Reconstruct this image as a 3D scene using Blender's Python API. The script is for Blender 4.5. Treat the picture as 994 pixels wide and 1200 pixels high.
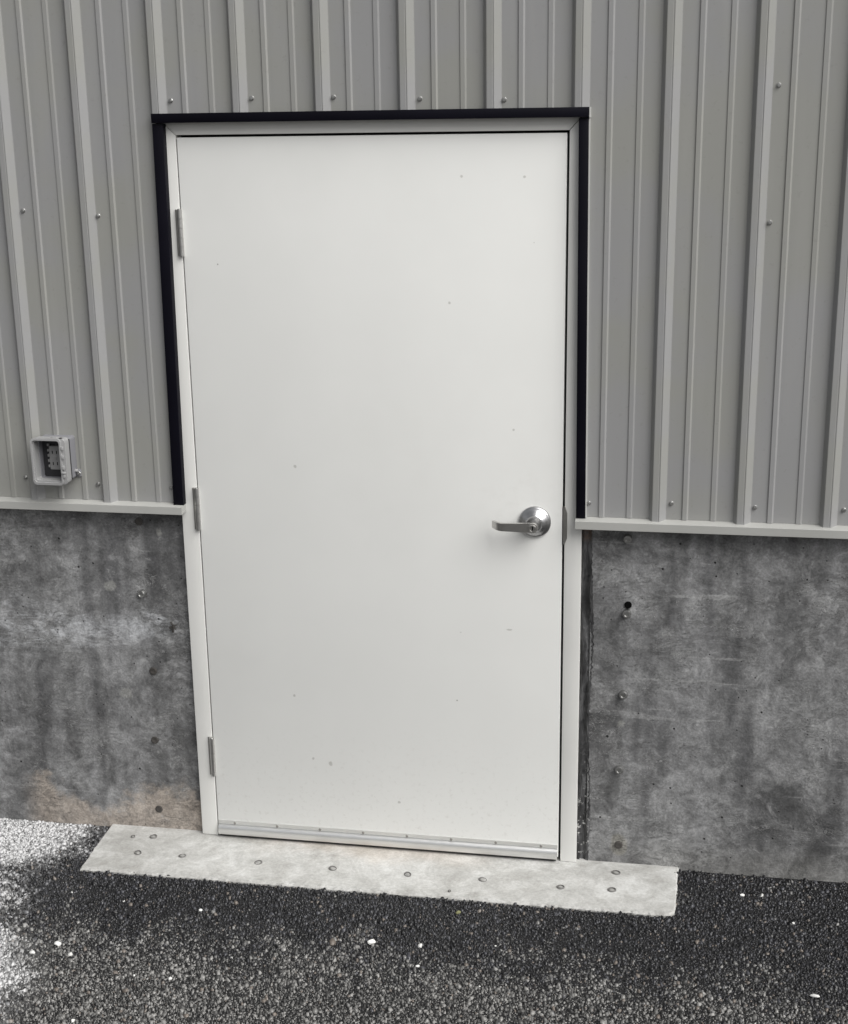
import bpy, bmesh, math, random
import numpy as np
from mathutils import Vector, Matrix

for o in list(bpy.data.objects):
    bpy.data.objects.remove(o, do_unlink=True)
scene = bpy.context.scene
col = scene.collection
R = math.radians
random.seed(7)
rng = np.random.default_rng(11)

# ------------------------------------------------------------------ camera
cam = bpy.data.cameras.new('camera')
cam.sensor_fit = 'VERTICAL'
cam.sensor_height = 24.0
cam.lens = 1646.5 / 1200 * 24.0
cam.clip_start = 0.05
cam.clip_end = 1000
cam_o = bpy.data.objects.new('camera', cam)
cam_o.location = (1.3654, -3.7974, 2.1857)
cam_o.rotation_euler = (1.2926, 0.0149, 0.1763)
col.objects.link(cam_o)
scene.camera = cam_o

# ------------------------------------------------------------------ light
SUN_AZ, SUN_EL = 57, 47          # degrees to the right of the wall's normal, above the horizon
world = bpy.data.worlds.new('World')
scene.world = world
world.use_nodes = True
wn, wl = world.node_tree.nodes, world.node_tree.links
sky = wn.new('ShaderNodeTexSky')
sky.sky_type = 'NISHITA'
sky.sun_disc = False
sky.sun_elevation = R(SUN_EL)
sky.sun_rotation = R(180 - SUN_AZ)
sky.dust_density = 4.0
hs = wn.new('ShaderNodeHueSaturation')   # overcast: the cloud layer takes the blue out of the sky
hs.inputs['Saturation'].default_value = 0.12
wl.new(sky.outputs[0], hs.inputs['Color'])
wl.new(hs.outputs[0], wn['Background'].inputs[0])
wn['Background'].inputs[1].default_value = 0.055
sun = bpy.data.lights.new('sun', 'SUN')
sun.energy = 1.5
sun.angle = R(55)
sun.color = (1.0, 0.985, 0.955)
sun_o = bpy.data.objects.new('sun', sun)
sd = Vector((math.cos(R(SUN_EL)) * math.sin(R(SUN_AZ)), -math.cos(R(SUN_EL)) * math.cos(R(SUN_AZ)), math.sin(R(SUN_EL))))
sun_o.rotation_euler = (-sd).to_track_quat('-Z', 'Y').to_euler()
sun_o.location = sd * 20
col.objects.link(sun_o)
vs = scene.view_settings
vs.view_transform = 'Standard'
vs.look = 'None'
vs.gamma = 1
vs.use_curve_mapping = False
vs.exposure = 1.03
scene.render.engine = 'CYCLES'
scene.cycles.max_bounces = 5
scene.cycles.diffuse_bounces = 3
scene.cycles.glossy_bounces = 3
scene.render.resolution_x, scene.render.resolution_y = 848, 1024

# ------------------------------------------------------------------ helpers
def link(name, me, mat=None, parent=None):
    o = bpy.data.objects.new(name, me)
    col.objects.link(o)
    if mat and me is not None and not me.materials:
        me.materials.append(mat)
    if parent:
        o.parent = parent
        w = Vector((0, 0, 0))
        p = parent
        while p:
            w += p.location
            p = p.parent
        o.location = -w              # meshes are written in world coordinates
    return o

def tag(o, label=None, cat=None, group=None, kind=None):
    if label: o['label'] = label
    if cat: o['category'] = cat
    if group: o['group'] = group
    if kind: o['kind'] = kind
    return o

def thing(name, loc, label, cat, group=None):
    o = bpy.data.objects.new(name, None)
    o.empty_display_size = 0.05
    o.location = loc
    col.objects.link(o)
    return tag(o, label, cat, group, 'thing')

def fin(bm, smooth=None, recalc=True):
    if recalc:
        bmesh.ops.recalc_face_normals(bm, faces=bm.faces[:])
    me = bpy.data.meshes.new('m')
    bm.to_mesh(me)
    bm.free()
    if smooth is not None:
        me.polygons.foreach_set('use_smooth', [True] * len(me.polygons))
        me.set_sharp_from_angle(angle=R(smooth))
    return me

def box_bm(x0, x1, y0, y1, z0, z1, bev=0.0, seg=2, bm=None):
    own = bm is None
    if own: bm = bmesh.new()
    r = bmesh.ops.create_cube(bm, size=1)
    for v in r['verts']:
        v.co = Vector(((x0 + x1) / 2 + v.co.x * (x1 - x0), (y0 + y1) / 2 + v.co.y * (y1 - y0), (z0 + z1) / 2 + v.co.z * (z1 - z0)))
    if bev:
        es = set()
        for v in r['verts']: es.update(v.link_edges)
        bmesh.ops.bevel(bm, geom=list(es), offset=bev, segments=seg, affect='EDGES', profile=0.5)
    return bm

def box(name, x0, x1, y0, y1, z0, z1, mat, parent=None, bev=0.0, seg=2):
    return link(name, fin(box_bm(x0, x1, y0, y1, z0, z1, bev, seg), 40 if bev else None), mat, parent)

def lathe_bm(prof, c, axis, n=32, bm=None, closed=True):
    """prof = (radius, height) pairs; axis = direction of height."""
    if bm is None: bm = bmesh.new()
    ax = Vector(axis).normalized()
    a = ax.orthogonal().normalized()
    b = ax.cross(a)
    rings = []
    for r, h in prof:
        base = Vector(c) + ax * h
        if r < 1e-6:
            rings.append([bm.verts.new(base)])
        else:
            rings.append([bm.verts.new(base + (a * math.cos(2 * math.pi * k / n) + b * math.sin(2 * math.pi * k / n)) * r) for k in range(n)])
    for p, q in zip(rings, rings[1:]):
        for k in range(n):
            k2 = (k + 1) % n
            if len(p) == 1 and len(q) == 1: continue
            if len(p) == 1: bm.faces.new((p[0], q[k], q[k2]))
            elif len(q) == 1: bm.faces.new((p[k], p[k2], q[0]))
            else: bm.faces.new((p[k], p[k2], q[k2], q[k]))
    return bm

def extrude_profile(bm, pts, z0, z1, thick=0.0008):
    """open sheet profile [(x, y)] run up from z0 to z1, given a sheet thickness inwards (+y)."""
    f0 = [bm.verts.new((x, y, z0)) for x, y in pts]
    f1 = [bm.verts.new((x, y, z1)) for x, y in pts]
    b0 = [bm.verts.new((x, y + thick, z0)) for x, y in pts]
    b1 = [bm.verts.new((x, y + thick, z1)) for x, y in pts]
    for i in range(len(pts) - 1):
        bm.faces.new((f0[i], f0[i + 1], f1[i + 1], f1[i]))
        bm.faces.new((b0[i], b1[i], b1[i + 1], b0[i + 1]))
        bm.faces.new((f0[i], b0[i], b0[i + 1], f0[i + 1]))
        bm.faces.new((f1[i], f1[i + 1], b1[i + 1], b1[i]))

# ------------------------------------------------------------------ materials
class NT:
    def __init__(s, name):
        s.m = bpy.data.materials.new(name)
        s.m.use_nodes = True
        s.t = s.m.node_tree
        s.b = s.t.nodes['Principled BSDF']
        s._co = None
    def n(s, typ, **kw):
        nd = s.t.nodes.new(typ)
        for k, v in kw.items(): setattr(nd, k, v)
        return nd
    def l(s, a, b): s.t.links.new(a, b)
    def setin(s, sock, v):
        if hasattr(v, 'is_output'): s.l(v, sock)
        else: sock.default_value = v
    def co(s):
        if s._co is None: s._co = s.n('ShaderNodeTexCoord').outputs['Object']
        return s._co
    def mapping(s, scale=(1, 1, 1), loc=(0, 0, 0), rot=(0, 0, 0), src=None):
        m = s.n('ShaderNodeMapping')
        m.inputs['Scale'].default_value = scale
        m.inputs['Location'].default_value = loc
        m.inputs['Rotation'].default_value = rot
        s.l(src or s.co(), m.inputs['Vector'])
        return m.outputs[0]
    def noise(s, scale, detail=4, rough=0.55, vec=None, dist=0.0, off=None):
        n = s.n('ShaderNodeTexNoise')
        n.inputs['Scale'].default_value = scale
        n.inputs['Detail'].default_value = detail
        n.inputs['Roughness'].default_value = rough
        n.inputs['Distortion'].default_value = dist
        v = vec or s.co()
        if off is not None: v = s.mapping(loc=(off, off * 1.7, off * 0.6), src=v)
        s.l(v, n.inputs['Vector'])
        return n.outputs['Fac']
    def ramp(s, fac, a, b, lo=0.0, hi=1.0, smooth=True):
        n = s.n('ShaderNodeMapRange')
        if smooth: n.interpolation_type = 'SMOOTHSTEP'
        n.inputs['From Min'].default_value = a
        n.inputs['From Max'].default_value = b
        n.inputs['To Min'].default_value = lo
        n.inputs['To Max'].default_value = hi
        s.l(fac, n.inputs['Value'])
        return n.outputs['Result']
    def math(s, op, a, b=None, clamp=False):
        n = s.n('ShaderNodeMath', operation=op, use_clamp=clamp)
        s.setin(n.inputs[0], a)
        if b is not None: s.setin(n.inputs[1], b)
        return n.outputs[0]
    def mix(s, fac, a, b, mode='MIX'):
        n = s.n('ShaderNodeMix', data_type='RGBA', blend_type=mode)
        s.setin(n.inputs['Factor'], fac)
        for sock, v in ((n.inputs[6], a), (n.inputs[7], b)):
            if isinstance(v, tuple): v = (*v, 1) if len(v) == 3 else v
            s.setin(sock, v)
        return n.outputs[2]
    def bump(s, h, strength, dist, prev=None):
        n = s.n('ShaderNodeBump')
        n.inputs['Strength'].default_value = strength
        n.inputs['Distance'].default_value = dist
        s.l(h, n.inputs['Height'])
        if prev: s.l(prev, n.inputs['Normal'])
        return n.outputs[0]
    def out(s, color=None, rough=None, metal=None, normal=None, spec=None):
        b = s.b
        if color is not None: s.setin(b.inputs['Base Color'], (*color, 1) if isinstance(color, tuple) else color)
        if rough is not None: s.setin(b.inputs['Roughness'], rough)
        if metal is not None: s.setin(b.inputs['Metallic'], metal)
        if spec is not None: s.setin(b.inputs['Specular IOR Level'], spec)
        if normal is not None: s.l(normal, b.inputs['Normal'])
        return s.m
    def xyz(s):
        n = s.n('ShaderNodeSeparateXYZ')
        s.l(s.co(), n.inputs[0])
        return n.outputs
    def spot(s, c, r0, r1, wob=0.0, wscale=8, flat=None):
        """1 inside a wobbly blob round point c, 0 outside (r0 < r1: full radius, faded radius)."""
        src = s.co()
        if wob:
            nn = getattr(s, '_wob', None)
            if nn is None:
                nn = s._wob = s.n('ShaderNodeTexNoise')
                nn.inputs['Scale'].default_value = wscale
                nn.inputs['Detail'].default_value = 4
                s.l(s.co(), nn.inputs['Vector'])
            vm = s.n('ShaderNodeVectorMath', operation='MULTIPLY_ADD')
            s.l(nn.outputs['Color'], vm.inputs[0])
            vm.inputs[1].default_value = (wob * 2,) * 3
            vm2 = s.n('ShaderNodeVectorMath', operation='ADD')
            vm2.inputs[1].default_value = (-wob,) * 3
            s.l(s.co(), vm2.inputs[0])
            s.l(vm2.outputs[0], vm.inputs[2])
            src = vm.outputs[0]
        if flat:
            src = s.mapping(scale=flat, src=src)
            c = tuple(a * b for a, b in zip(c, flat))
        d = s.n('ShaderNodeVectorMath', operation='DISTANCE')
        s.l(src, d.inputs[0])
        d.inputs[1].default_value = c
        return s.ramp(d.outputs['Value'], r0, r1, 1.0, 0.0)

SCUFFS = ((0.297, 1.206, 0.006, (1, 1, 1)), (0.918, 0.738, 0.006, (0.5, 1, 1.7)), (0.265, 0.492, 0.005, (1, 1, 1)), (0.371, 0.274, 0.007, (1, 1, 0.7)), (0.316, 0.287, 0.005, (1, 1, 1)), (0.581, 0.160, 0.006, (1, 1, 1)), (0.788, 2.016, 0.005, (1, 1, 1)), (0.956, 2.014, 0.005, (1, 1, 1)), (0.752, 1.680, 0.005, (1, 1, 1)), (0.929, 1.329, 0.005, (1, 1, 1)))
def mat_paint(name, c, rough, var=0.05, bumpy=0.0, specks=False, spec=0.5):
    t = NT(name)
    k = t.noise(3.0, 3, 0.6)
    colr = t.mix(t.ramp(k, 0.3, 0.75), tuple(v * (1 - var) for v in c), tuple(min(1, v * (1 + var)) for v in c))
    if specks:
        v = t.n('ShaderNodeTexVoronoi')
        v.inputs['Scale'].default_value = 9
        t.l(t.mapping(scale=(1, 0.05, 1)), v.inputs['Vector'])
        sp = t.ramp(v.outputs['Distance'], 0.012, 0.03, 1, 0)
        pick = t.n('ShaderNodeSeparateXYZ')
        t.l(v.outputs['Color'], pick.inputs[0])
        sp = t.math('MULTIPLY', sp, t.math('GREATER_THAN', pick.outputs[0], 0.80))
        colr = t.mix(t.math('MULTIPLY', sp, 0.65), colr, (0.17, 0.16, 0.14))
        # chips and scuffs in the paint
        for cx, cz, r, fl in SCUFFS:
            c0 = t.spot((cx, 0.0, cz), r * 0.5, r, 0.003, 60, fl)
            colr = t.mix(t.math('MULTIPLY', c0, 0.42), colr, (0.22, 0.205, 0.18))
        hand = t.math('MULTIPLY', t.spot((0.96, 0, 1.10), 0.02, 0.20, 0.05, 9), t.ramp(t.noise(24, 3, 0.6), 0.45, 0.7))
        colr = t.mix(t.math('MULTIPLY', hand, 0.10), colr, (0.45, 0.44, 0.40))
        # faint grime that splashes up from the doorstep
        z = t.xyz()[2]
        grime = t.math('MULTIPLY', t.ramp(z, 0.05, 0.5, 1, 0), t.ramp(t.noise(60, 4, 0.7), 0.52, 0.75))
        colr = t.mix(t.math('MULTIPLY', grime, 0.25), colr, (0.33, 0.31, 0.27))
        smear = t.ramp(t.noise(1.6, 4, 0.65, off=4.0), 0.5, 0.8)
        colr = t.mix(t.math('MULTIPLY', smear, 0.10), colr, (0.52, 0.52, 0.48))
    nrm = None
    if bumpy:
        nrm = t.bump(t.noise(2.6, 1, 0.5, off=3.0), bumpy, 0.006)
    r = t.ramp(k, 0.3, 0.7, rough * 0.88, min(1, rough * 1.12))
    return t.out(colr, r, 0.0, nrm, spec)

def mat_metal(name, c, rough, var=0.2):
    t = NT(name)
    k = t.noise(40, 4, 0.6)
    colr = t.mix(k, tuple(v * (1 - var) for v in c), c)
    r = t.ramp(t.noise(160, 2, 0.5), 0.3, 0.7, rough * 0.92, rough * 1.08)
    return t.out(colr, r, 1.0)

M = {}
def mat_siding():
    t = NT('siding_paint')
    k = t.noise(2.2, 3, 0.6)
    st = t.noise(1.0, 3, 0.6, vec=t.mapping(scale=(14, 1, 1.1)))
    c = t.mix(t.ramp(k, 0.40, 0.60), (0.290, 0.290, 0.272), (0.288, 0.288, 0.290))
    c = t.mix(t.math('MULTIPLY', t.ramp(st, 0.50, 0.72), 0.16), c, (0.36, 0.355, 0.34))
    g = t.math('MULTIPLY', t.ramp(t.noise(55, 3, 0.7), 0.60, 0.74), 0.22)
    c = t.mix(g, c, (0.20, 0.195, 0.18))
    nb = t.bump(t.noise(1.0, 1, 0.5, vec=t.mapping(scale=(3.0, 1, 1.6))), 0.22, 0.010)
    return t.out(c, t.ramp(st, 0.3, 0.7, 0.30, 0.42), 0, nb, 0.5)
M['siding'] = mat_siding()
M['flashing'] = mat_paint('flashing_paint', (0.40, 0.40, 0.382), 0.36, 0.06, 0.08)
M['door'] = mat_paint('door_paint', (0.755, 0.757, 0.738), 0.55, 0.012, 0.12, specks=True, spec=0.32)
M['frame'] = mat_paint('frame_paint', (0.73, 0.728, 0.705), 0.40, 0.03, 0.08)
M['black'] = mat_paint('black_trim_paint', (0.0030, 0.0027, 0.0065), 0.55, 0.2, 0.05, spec=0.12)
M['flange'] = mat_paint('pale_flange', (0.55, 0.55, 0.53), 0.5, 0.05)
M['rubber'] = mat_paint('black_rubber', (0.012, 0.012, 0.012), 0.7, 0.2)
M['zinc'] = mat_metal('zinc', (0.55, 0.55, 0.54), 0.38)
M['steel'] = mat_metal('satin_steel', (0.62, 0.61, 0.59), 0.30, 0.10)
M['dull_steel'] = mat_metal('dull_steel', (0.42, 0.41, 0.39), 0.45)
M['alu'] = mat_metal('mill_aluminium', (0.84, 0.84, 0.83), 0.38, 0.06)
M['hinge'] = mat_metal('hinge_steel', (0.66, 0.655, 0.64), 0.33, 0.08)
M['rose'] = mat_metal('rose_steel', (0.47, 0.47, 0.475), 0.30, 0.10)
M['bolt'] = mat_paint('rusted_bolt_end', (0.055, 0.050, 0.046), 0.5, 0.6)
M['plastic'] = mat_paint('grey_plastic', (0.31, 0.31, 0.312), 0.45, 0.06, 0.05)
M['plastic_side'] = mat_paint('blue_grey_plastic', (0.22, 0.22, 0.238), 0.5, 0.06, 0.05)
M['plastic_dark'] = mat_paint('charcoal_plastic', (0.030, 0.030, 0.033), 0.5, 0.2)
M['plastic_face'] = mat_paint('receptacle_face', (0.25, 0.25, 0.25), 0.4, 0.08)
M['core'] = mat_paint('backing_blocker', (0.05, 0.05, 0.05), 0.8, 0.1)
M['anchor'] = mat_paint('cement_smeared_anchor', (0.15, 0.147, 0.14), 0.6, 0.35)
M['anchor_core'] = mat_paint('cement_smeared_core', (0.34, 0.335, 0.32), 0.6, 0.35)
M['hole'] = mat_paint('hole_dark', (0.006, 0.006, 0.006), 0.9, 0.2, spec=0.0)

def mat_concrete():
    t = NT('cast_concrete')
    x, y, z = t.xyz()
    blotch = t.noise(2.3, 5, 0.70, dist=0.7)
    mott = t.noise(9.0, 5, 0.74, off=3.1, dist=0.5)
    fine = t.noise(30, 4, 0.72, off=2.0)
    c = t.mix(t.ramp(blotch, 0.34, 0.68), (0.078, 0.078, 0.079), (0.265, 0.266, 0.268))
    c = t.mix(t.math('MULTIPLY', t.ramp(mott, 0.50, 0.66), 0.6), c, (0.32, 0.32, 0.322))
    c = t.mix(t.math('MULTIPLY', t.ramp(mott, 0.47, 0.28), 0.6), c, (0.060, 0.060, 0.061))
    # form-face streaks: long and vertical
    st = t.noise(1.0, 3, 0.62, vec=t.mapping(scale=(9, 1, 0.8)))
    c = t.mix(t.math('MULTIPLY', t.ramp(st, 0.46, 0.66), 0.60), c, (0.29, 0.291, 0.296))
    st2 = t.noise(1.0, 3, 0.6, vec=t.mapping(scale=(7, 1, 1.1), loc=(3.3, 0, 1.7)))
    c = t.mix(t.math('MULTIPLY', t.ramp(st2, 0.50, 0.68), 0.72), c, (0.062, 0.062, 0.065))
    # board marks: thin and horizontal
    hl = t.noise(1.0, 4, 0.62, vec=t.mapping(scale=(1.7, 1, 38), loc=(0.4, 0, 3.0)), dist=0.25)
    hmask = t.ramp(t.noise(3.4, 2, 0.5, off=6.0), 0.45, 0.60)
    c = t.mix(t.math('MULTIPLY', t.math('MULTIPLY', t.ramp(hl, 0.57, 0.64), hmask), 0.55), c, (0.32, 0.32, 0.32))
    # scaly cement skin: crisp pale ridges in patches
    sk = t.noise(1.0, 5, 0.74, vec=t.mapping(scale=(13, 1, 30)), dist=1.6)
    smask = t.ramp(t.noise(4.2, 3, 0.6, off=8.0), 0.44, 0.58)
    ridge = t.math('ABSOLUTE', t.math('SUBTRACT', sk, 0.52))
    sfac = t.math('MULTIPLY', t.ramp(ridge, 0.006, 0.026, 1, 0), smask)
    sfac = t.math('MULTIPLY', sfac, t.ramp(mott, 0.38, 0.52))
    c = t.mix(t.math('MULTIPLY', sfac, 0.75), c, (0.42, 0.42, 0.42))
    # lime bloom: a smeared band on the left wall, patches elsewhere
    zb = t.math('ADD', z, t.ramp(t.noise(3.0, 4, 0.6, off=1.0), 0, 1, -0.13, 0.13, False))
    band = t.math('MULTIPLY', t.ramp(zb, 0.56, 0.66), t.ramp(zb, 0.68, 0.76, 1, 0))
    band = t.math('MULTIPLY', band, t.ramp(x, -0.16, -0.02, 1, 0.15))
    band = t.math('MULTIPLY', band, t.ramp(x, 0.4, 0.6, 1, 0))
    bl = t.ramp(t.noise(8, 6, 0.78, vec=t.mapping(scale=(0.8, 1, 2.1)), dist=1.3), 0.42, 0.64)
    c = t.mix(t.math('MULTIPLY', t.math('MULTIPLY', band, bl), 0.85), c, (0.52, 0.53, 0.55))
    pat = t.ramp(t.noise(1.5, 4, 0.7, off=14.0, dist=1.4), 0.54, 0.70)
    c = t.mix(t.math('MULTIPLY', t.math('MULTIPLY', pat, bl), 0.55), c, (0.38, 0.38, 0.39))
    for (cx, cz, r) in ((-0.305, 0.815, 0.015), (-0.286, 0.455, 0.020), (-0.135, 0.985, 0.010), (1.246, 0.455, 0.010)):
        c = t.mix(t.math('MULTIPLY', t.spot((cx, 0.02, cz), r * 0.8, r * 1.3, 0.022, 22), 0.45), c, (0.34, 0.34, 0.32))
    # tan form-oil wash along the foot of the left wall
    foot = t.math('ADD', z, t.ramp(t.noise(4.5, 5, 0.7, off=5.0), 0, 1, -0.20, 0.20, False))
    tan = t.math('MULTIPLY', t.ramp(foot, 0.08, 0.14, 1, 0), t.math('MULTIPLY', t.ramp(x, -0.68, -0.58), t.ramp(x, -0.05, 0.1, 1, 0)))
    c = t.mix(t.math('MULTIPLY', tan, 0.72), c, (0.40, 0.345, 0.295))
    footr = t.math('MULTIPLY', t.ramp(z, 0.0, 0.12, 1, 0), t.ramp(x, 1.1, 1.5))
    c = t.mix(t.math('MULTIPLY', footr, 0.4), c, (0.22, 0.215, 0.20))
    c = t.mix(t.math('MULTIPLY', t.spot((1.246, 0.02, 0.058), 0.020, 0.030, 0.014, 20, (1.0, 1, 0.70)), 0.75), c, (0.27, 0.26, 0.23))
    c = t.mix(t.math('MULTIPLY', t.ramp(fine, 0.42, 0.72), 0.40), c, (0.065, 0.065, 0.065))
    c = t.mix(0.7, c, t.mix(t.ramp(t.noise(150, 2, 0.65), 0.3, 0.7), (0.76, 0.76, 0.76), (1.24, 1.24, 1.24)), 'MULTIPLY')
    crisp = t.noise(17, 6, 0.80, off=21.0, dist=0.7)
    c = t.mix(0.55, c, t.mix(t.ramp(crisp, 0.36, 0.64, 0, 1, False), (0.22, 0.22, 0.22), (0.80, 0.80, 0.80)), 'OVERLAY')
    c = t.mix(t.math('MULTIPLY', t.ramp(crisp, 0.60, 0.66), 0.35), c, (0.42, 0.42, 0.42))
    # bug holes
    def holes(scale, r, keep, seed):
        v = t.n('ShaderNodeTexVoronoi')
        v.inputs['Scale'].default_value = scale
        t.l(t.mapping(scale=(1, 0.02, 1), loc=(seed, 0, seed * 2)), v.inputs['Vector'])
        p = t.n('ShaderNodeSeparateXYZ')
        t.l(v.outputs['Color'], p.inputs[0])
        rr = t.ramp(v.outputs['Distance'], r * 0.6, r, 1, 0)
        return t.math('MULTIPLY', rr, t.math('GREATER_THAN', p.outputs[0], keep))
    h = t.math('MAXIMUM', holes(20, 0.080, 0.74, 0.3), holes(46, 0.12, 0.80, 1.9))
    h = t.math('MAXIMUM', h, holes(9, 0.045, 0.66, 4.1))
    c = t.mix(t.math('MULTIPLY', h, 0.92), c, (0.010, 0.010, 0.010))
    hgt = t.math('ADD', t.math('MULTIPLY', fine, 0.35), t.math('MULTIPLY', sfac, 0.9))
    hgt = t.math('ADD', hgt, t.math('MULTIPLY', mott, 0.9))
    hgt = t.math('SUBTRACT', hgt, t.math('MULTIPLY', h, 1.2))
    nb = t.bump(hgt, 0.75, 0.006)
    return t.out(c, t.ramp(blotch, 0.3, 0.7, 0.58, 0.82), 0, nb, 0.35)
M['concrete'] = mat_concrete()

def mat_slab():
    t = NT('trowelled_pale_concrete')
    a = t.noise(5, 9, 0.68, dist=0.8)
    c = t.mix(t.ramp(a, 0.35, 0.68), (0.40, 0.397, 0.382), (0.53, 0.53, 0.518))
    sw = t.noise(1.0, 6, 0.65, vec=t.mapping(scale=(6, 19, 4)), dist=1.8)
    c = t.mix(t.math('MULTIPLY', t.ramp(sw, 0.52, 0.68), 0.40), c, (0.62, 0.62, 0.612))
    c = t.mix(t.math('MULTIPLY', t.ramp(t.noise(7, 6, 0.72, off=7.0), 0.52, 0.70), 0.6), c, (0.32, 0.31, 0.29))
    # rusty wash creeping out from under the door
    x, y, z = t.xyz()
    yy = t.math('ADD', y, t.ramp(t.noise(5, 5, 0.6, off=3.0), 0, 1, -0.10, 0.10, False))
    rust = t.math('MULTIPLY', t.ramp(yy, -0.11, -0.01), t.math('MULTIPLY', t.ramp(x, 0.05, 0.3), t.ramp(x, 0.65, 0.95, 1, 0)))
    c = t.mix(t.math('MULTIPLY', rust, 0.3), c, (0.50, 0.40, 0.31))
    # asphalt smears near the outer edge
    ed = t.math('MULTIPLY', t.ramp(y, -0.20, -0.262), t.ramp(t.noise(45, 5, 0.7), 0.50, 0.66))
    c = t.mix(t.math('MULTIPLY', ed, 0.55), c, (0.20, 0.195, 0.185))
    c = t.mix(0.45, c, t.mix(t.ramp(t.noise(120, 4, 0.75), 0.3, 0.7), (0.72, 0.72, 0.71), (1.2, 1.2, 1.2)), 'MULTIPLY')
    c = t.mix(0.5, c, t.mix(t.ramp(t.noise(13, 6, 0.78, off=17.0, dist=0.8), 0.34, 0.66, 0, 1, False), (0.30, 0.295, 0.285), (0.66, 0.66, 0.66)), 'OVERLAY')
    v = t.n('ShaderNodeTexVoronoi')
    v.inputs['Scale'].default_value = 14
    t.l(t.mapping(scale=(1, 1, 0.02)), v.inputs['Vector'])
    p = t.n('ShaderNodeSeparateXYZ')
    t.l(v.outputs['Color'], p.inputs[0])
    h = t.math('MULTIPLY', t.ramp(v.outputs['Distance'], 0.025, 0.05, 1, 0), t.math('GREATER_THAN', p.outputs[0], 0.86))
    c = t.mix(t.math('MULTIPLY', h, 0.8), c, (0.08, 0.08, 0.08))
    nb = t.bump(t.math('ADD', t.noise(60, 5, 0.7), t.math('MULTIPLY', sw, 0.8)), 0.22, 0.004)
    return t.out(c, 0.8, 0, nb, 0.3)
M['slab'] = mat_slab()

def pale_mask(t):
    """pale patches over the new asphalt at the left: beside the step and further out."""
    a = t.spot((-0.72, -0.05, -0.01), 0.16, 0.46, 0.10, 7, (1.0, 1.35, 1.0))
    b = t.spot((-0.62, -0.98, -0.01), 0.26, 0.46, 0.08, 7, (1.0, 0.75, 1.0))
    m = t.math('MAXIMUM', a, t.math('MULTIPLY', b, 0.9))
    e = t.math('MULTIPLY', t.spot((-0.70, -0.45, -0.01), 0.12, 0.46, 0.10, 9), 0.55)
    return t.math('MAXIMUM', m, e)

def mat_chips():
    t = NT('asphalt_stone')
    g = t.n('ShaderNodeNewGeometry')
    rnd = g.outputs['Random Per Island']
    x, y, z = t.xyz()
    # further from the wall more of the stones turn pale, in uneven patches
    lighten = t.math('ADD', t.ramp(y, -0.32, -0.82), t.ramp(t.noise(4.6, 6, 0.75, dist=1.0), 0.34, 0.68, -0.50, 0.50, False), True)
    r2 = t.math('FRACT', t.math('MULTIPLY', rnd, 37.77))
    black = t.mix(t.math('POWER', r2, 3.0), (0.003, 0.003, 0.004), (0.056, 0.057, 0.066))  # sky glints on the dark stones painted in as a few bluish tones
    r3 = t.math('FRACT', t.math('MULTIPLY', rnd, 91.31))
    stone = t.mix(t.math('POWER', r2, 1.5), (0.016, 0.016, 0.016), (0.265, 0.260, 0.250))
    stone = t.mix(t.math('GREATER_THAN', r3, 0.97), stone, (0.17, 0.145, 0.125))
    # each stone turns pale at its own random level
    pale_mix = t.ramp(t.math('SUBTRACT', t.ramp(lighten, 0, 1, 0.0, 1.15, False), t.math('MULTIPLY', r3, 0.85)), 0.0, 0.35)
    pale_mix = t.math('MAXIMUM', pale_mix, t.math('MULTIPLY', t.math('GREATER_THAN', r3, 0.965), 0.8))
    c = t.mix(pale_mix, black, stone)
    c = t.mix(t.math('GREATER_THAN', r2, 0.9993), c, (0.62, 0.62, 0.60))
    d = pale_mask(t)
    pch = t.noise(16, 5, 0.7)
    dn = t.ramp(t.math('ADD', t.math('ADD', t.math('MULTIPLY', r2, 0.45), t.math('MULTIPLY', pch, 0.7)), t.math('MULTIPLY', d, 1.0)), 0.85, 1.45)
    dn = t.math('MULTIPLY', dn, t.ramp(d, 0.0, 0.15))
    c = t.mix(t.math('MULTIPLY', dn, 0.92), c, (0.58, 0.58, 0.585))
    c = t.mix(0.6, c, t.mix(t.noise(420, 1, 0.6), (0.6, 0.6, 0.6), (1.4, 1.4, 1.4)), 'MULTIPLY')
    return t.out(c, t.ramp(rnd, 0, 1, 0.26, 0.6, False), 0, None, 0.5)
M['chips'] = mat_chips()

def mat_ground():
    t = NT('asphalt_binder')
    v = t.n('ShaderNodeTexVoronoi')
    v.inputs['Scale'].default_value = 110
    t.l(t.co(), v.inputs['Vector'])
    p = t.n('ShaderNodeSeparateXYZ')
    t.l(v.outputs['Color'], p.inputs[0])
    far = t.mix(t.ramp(p.outputs[0], 0.2, 0.9), (0.02, 0.02, 0.021), (0.13, 0.127, 0.12))
    x, y, z = t.xyz()
    near = t.math('MULTIPLY', t.ramp(y, -1.50, -1.42), t.math('MULTIPLY', t.ramp(x, -1.35, -1.27), t.ramp(x, 2.57, 2.65, 1, 0)))
    fines = t.noise(330, 3, 0.75)
    nearc = t.mix(t.ramp(fines, 0.50, 0.74), (0.005, 0.005, 0.006), (0.060, 0.060, 0.060))
    c = t.mix(near, far, nearc)
    c = t.mix(t.math('MULTIPLY', pale_mask(t), t.ramp(t.noise(60, 3, 0.7), 0.4, 0.62, 0.25, 0.9)), c, (0.42, 0.42, 0.42))
    nb = t.bump(t.math('ADD', v.outputs['Distance'], t.math('MULTIPLY', fines, 0.8)), 0.8, 0.005)
    return t.out(c, 0.7, 0, nb, 0.35)
M['ground'] = mat_ground()

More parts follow.
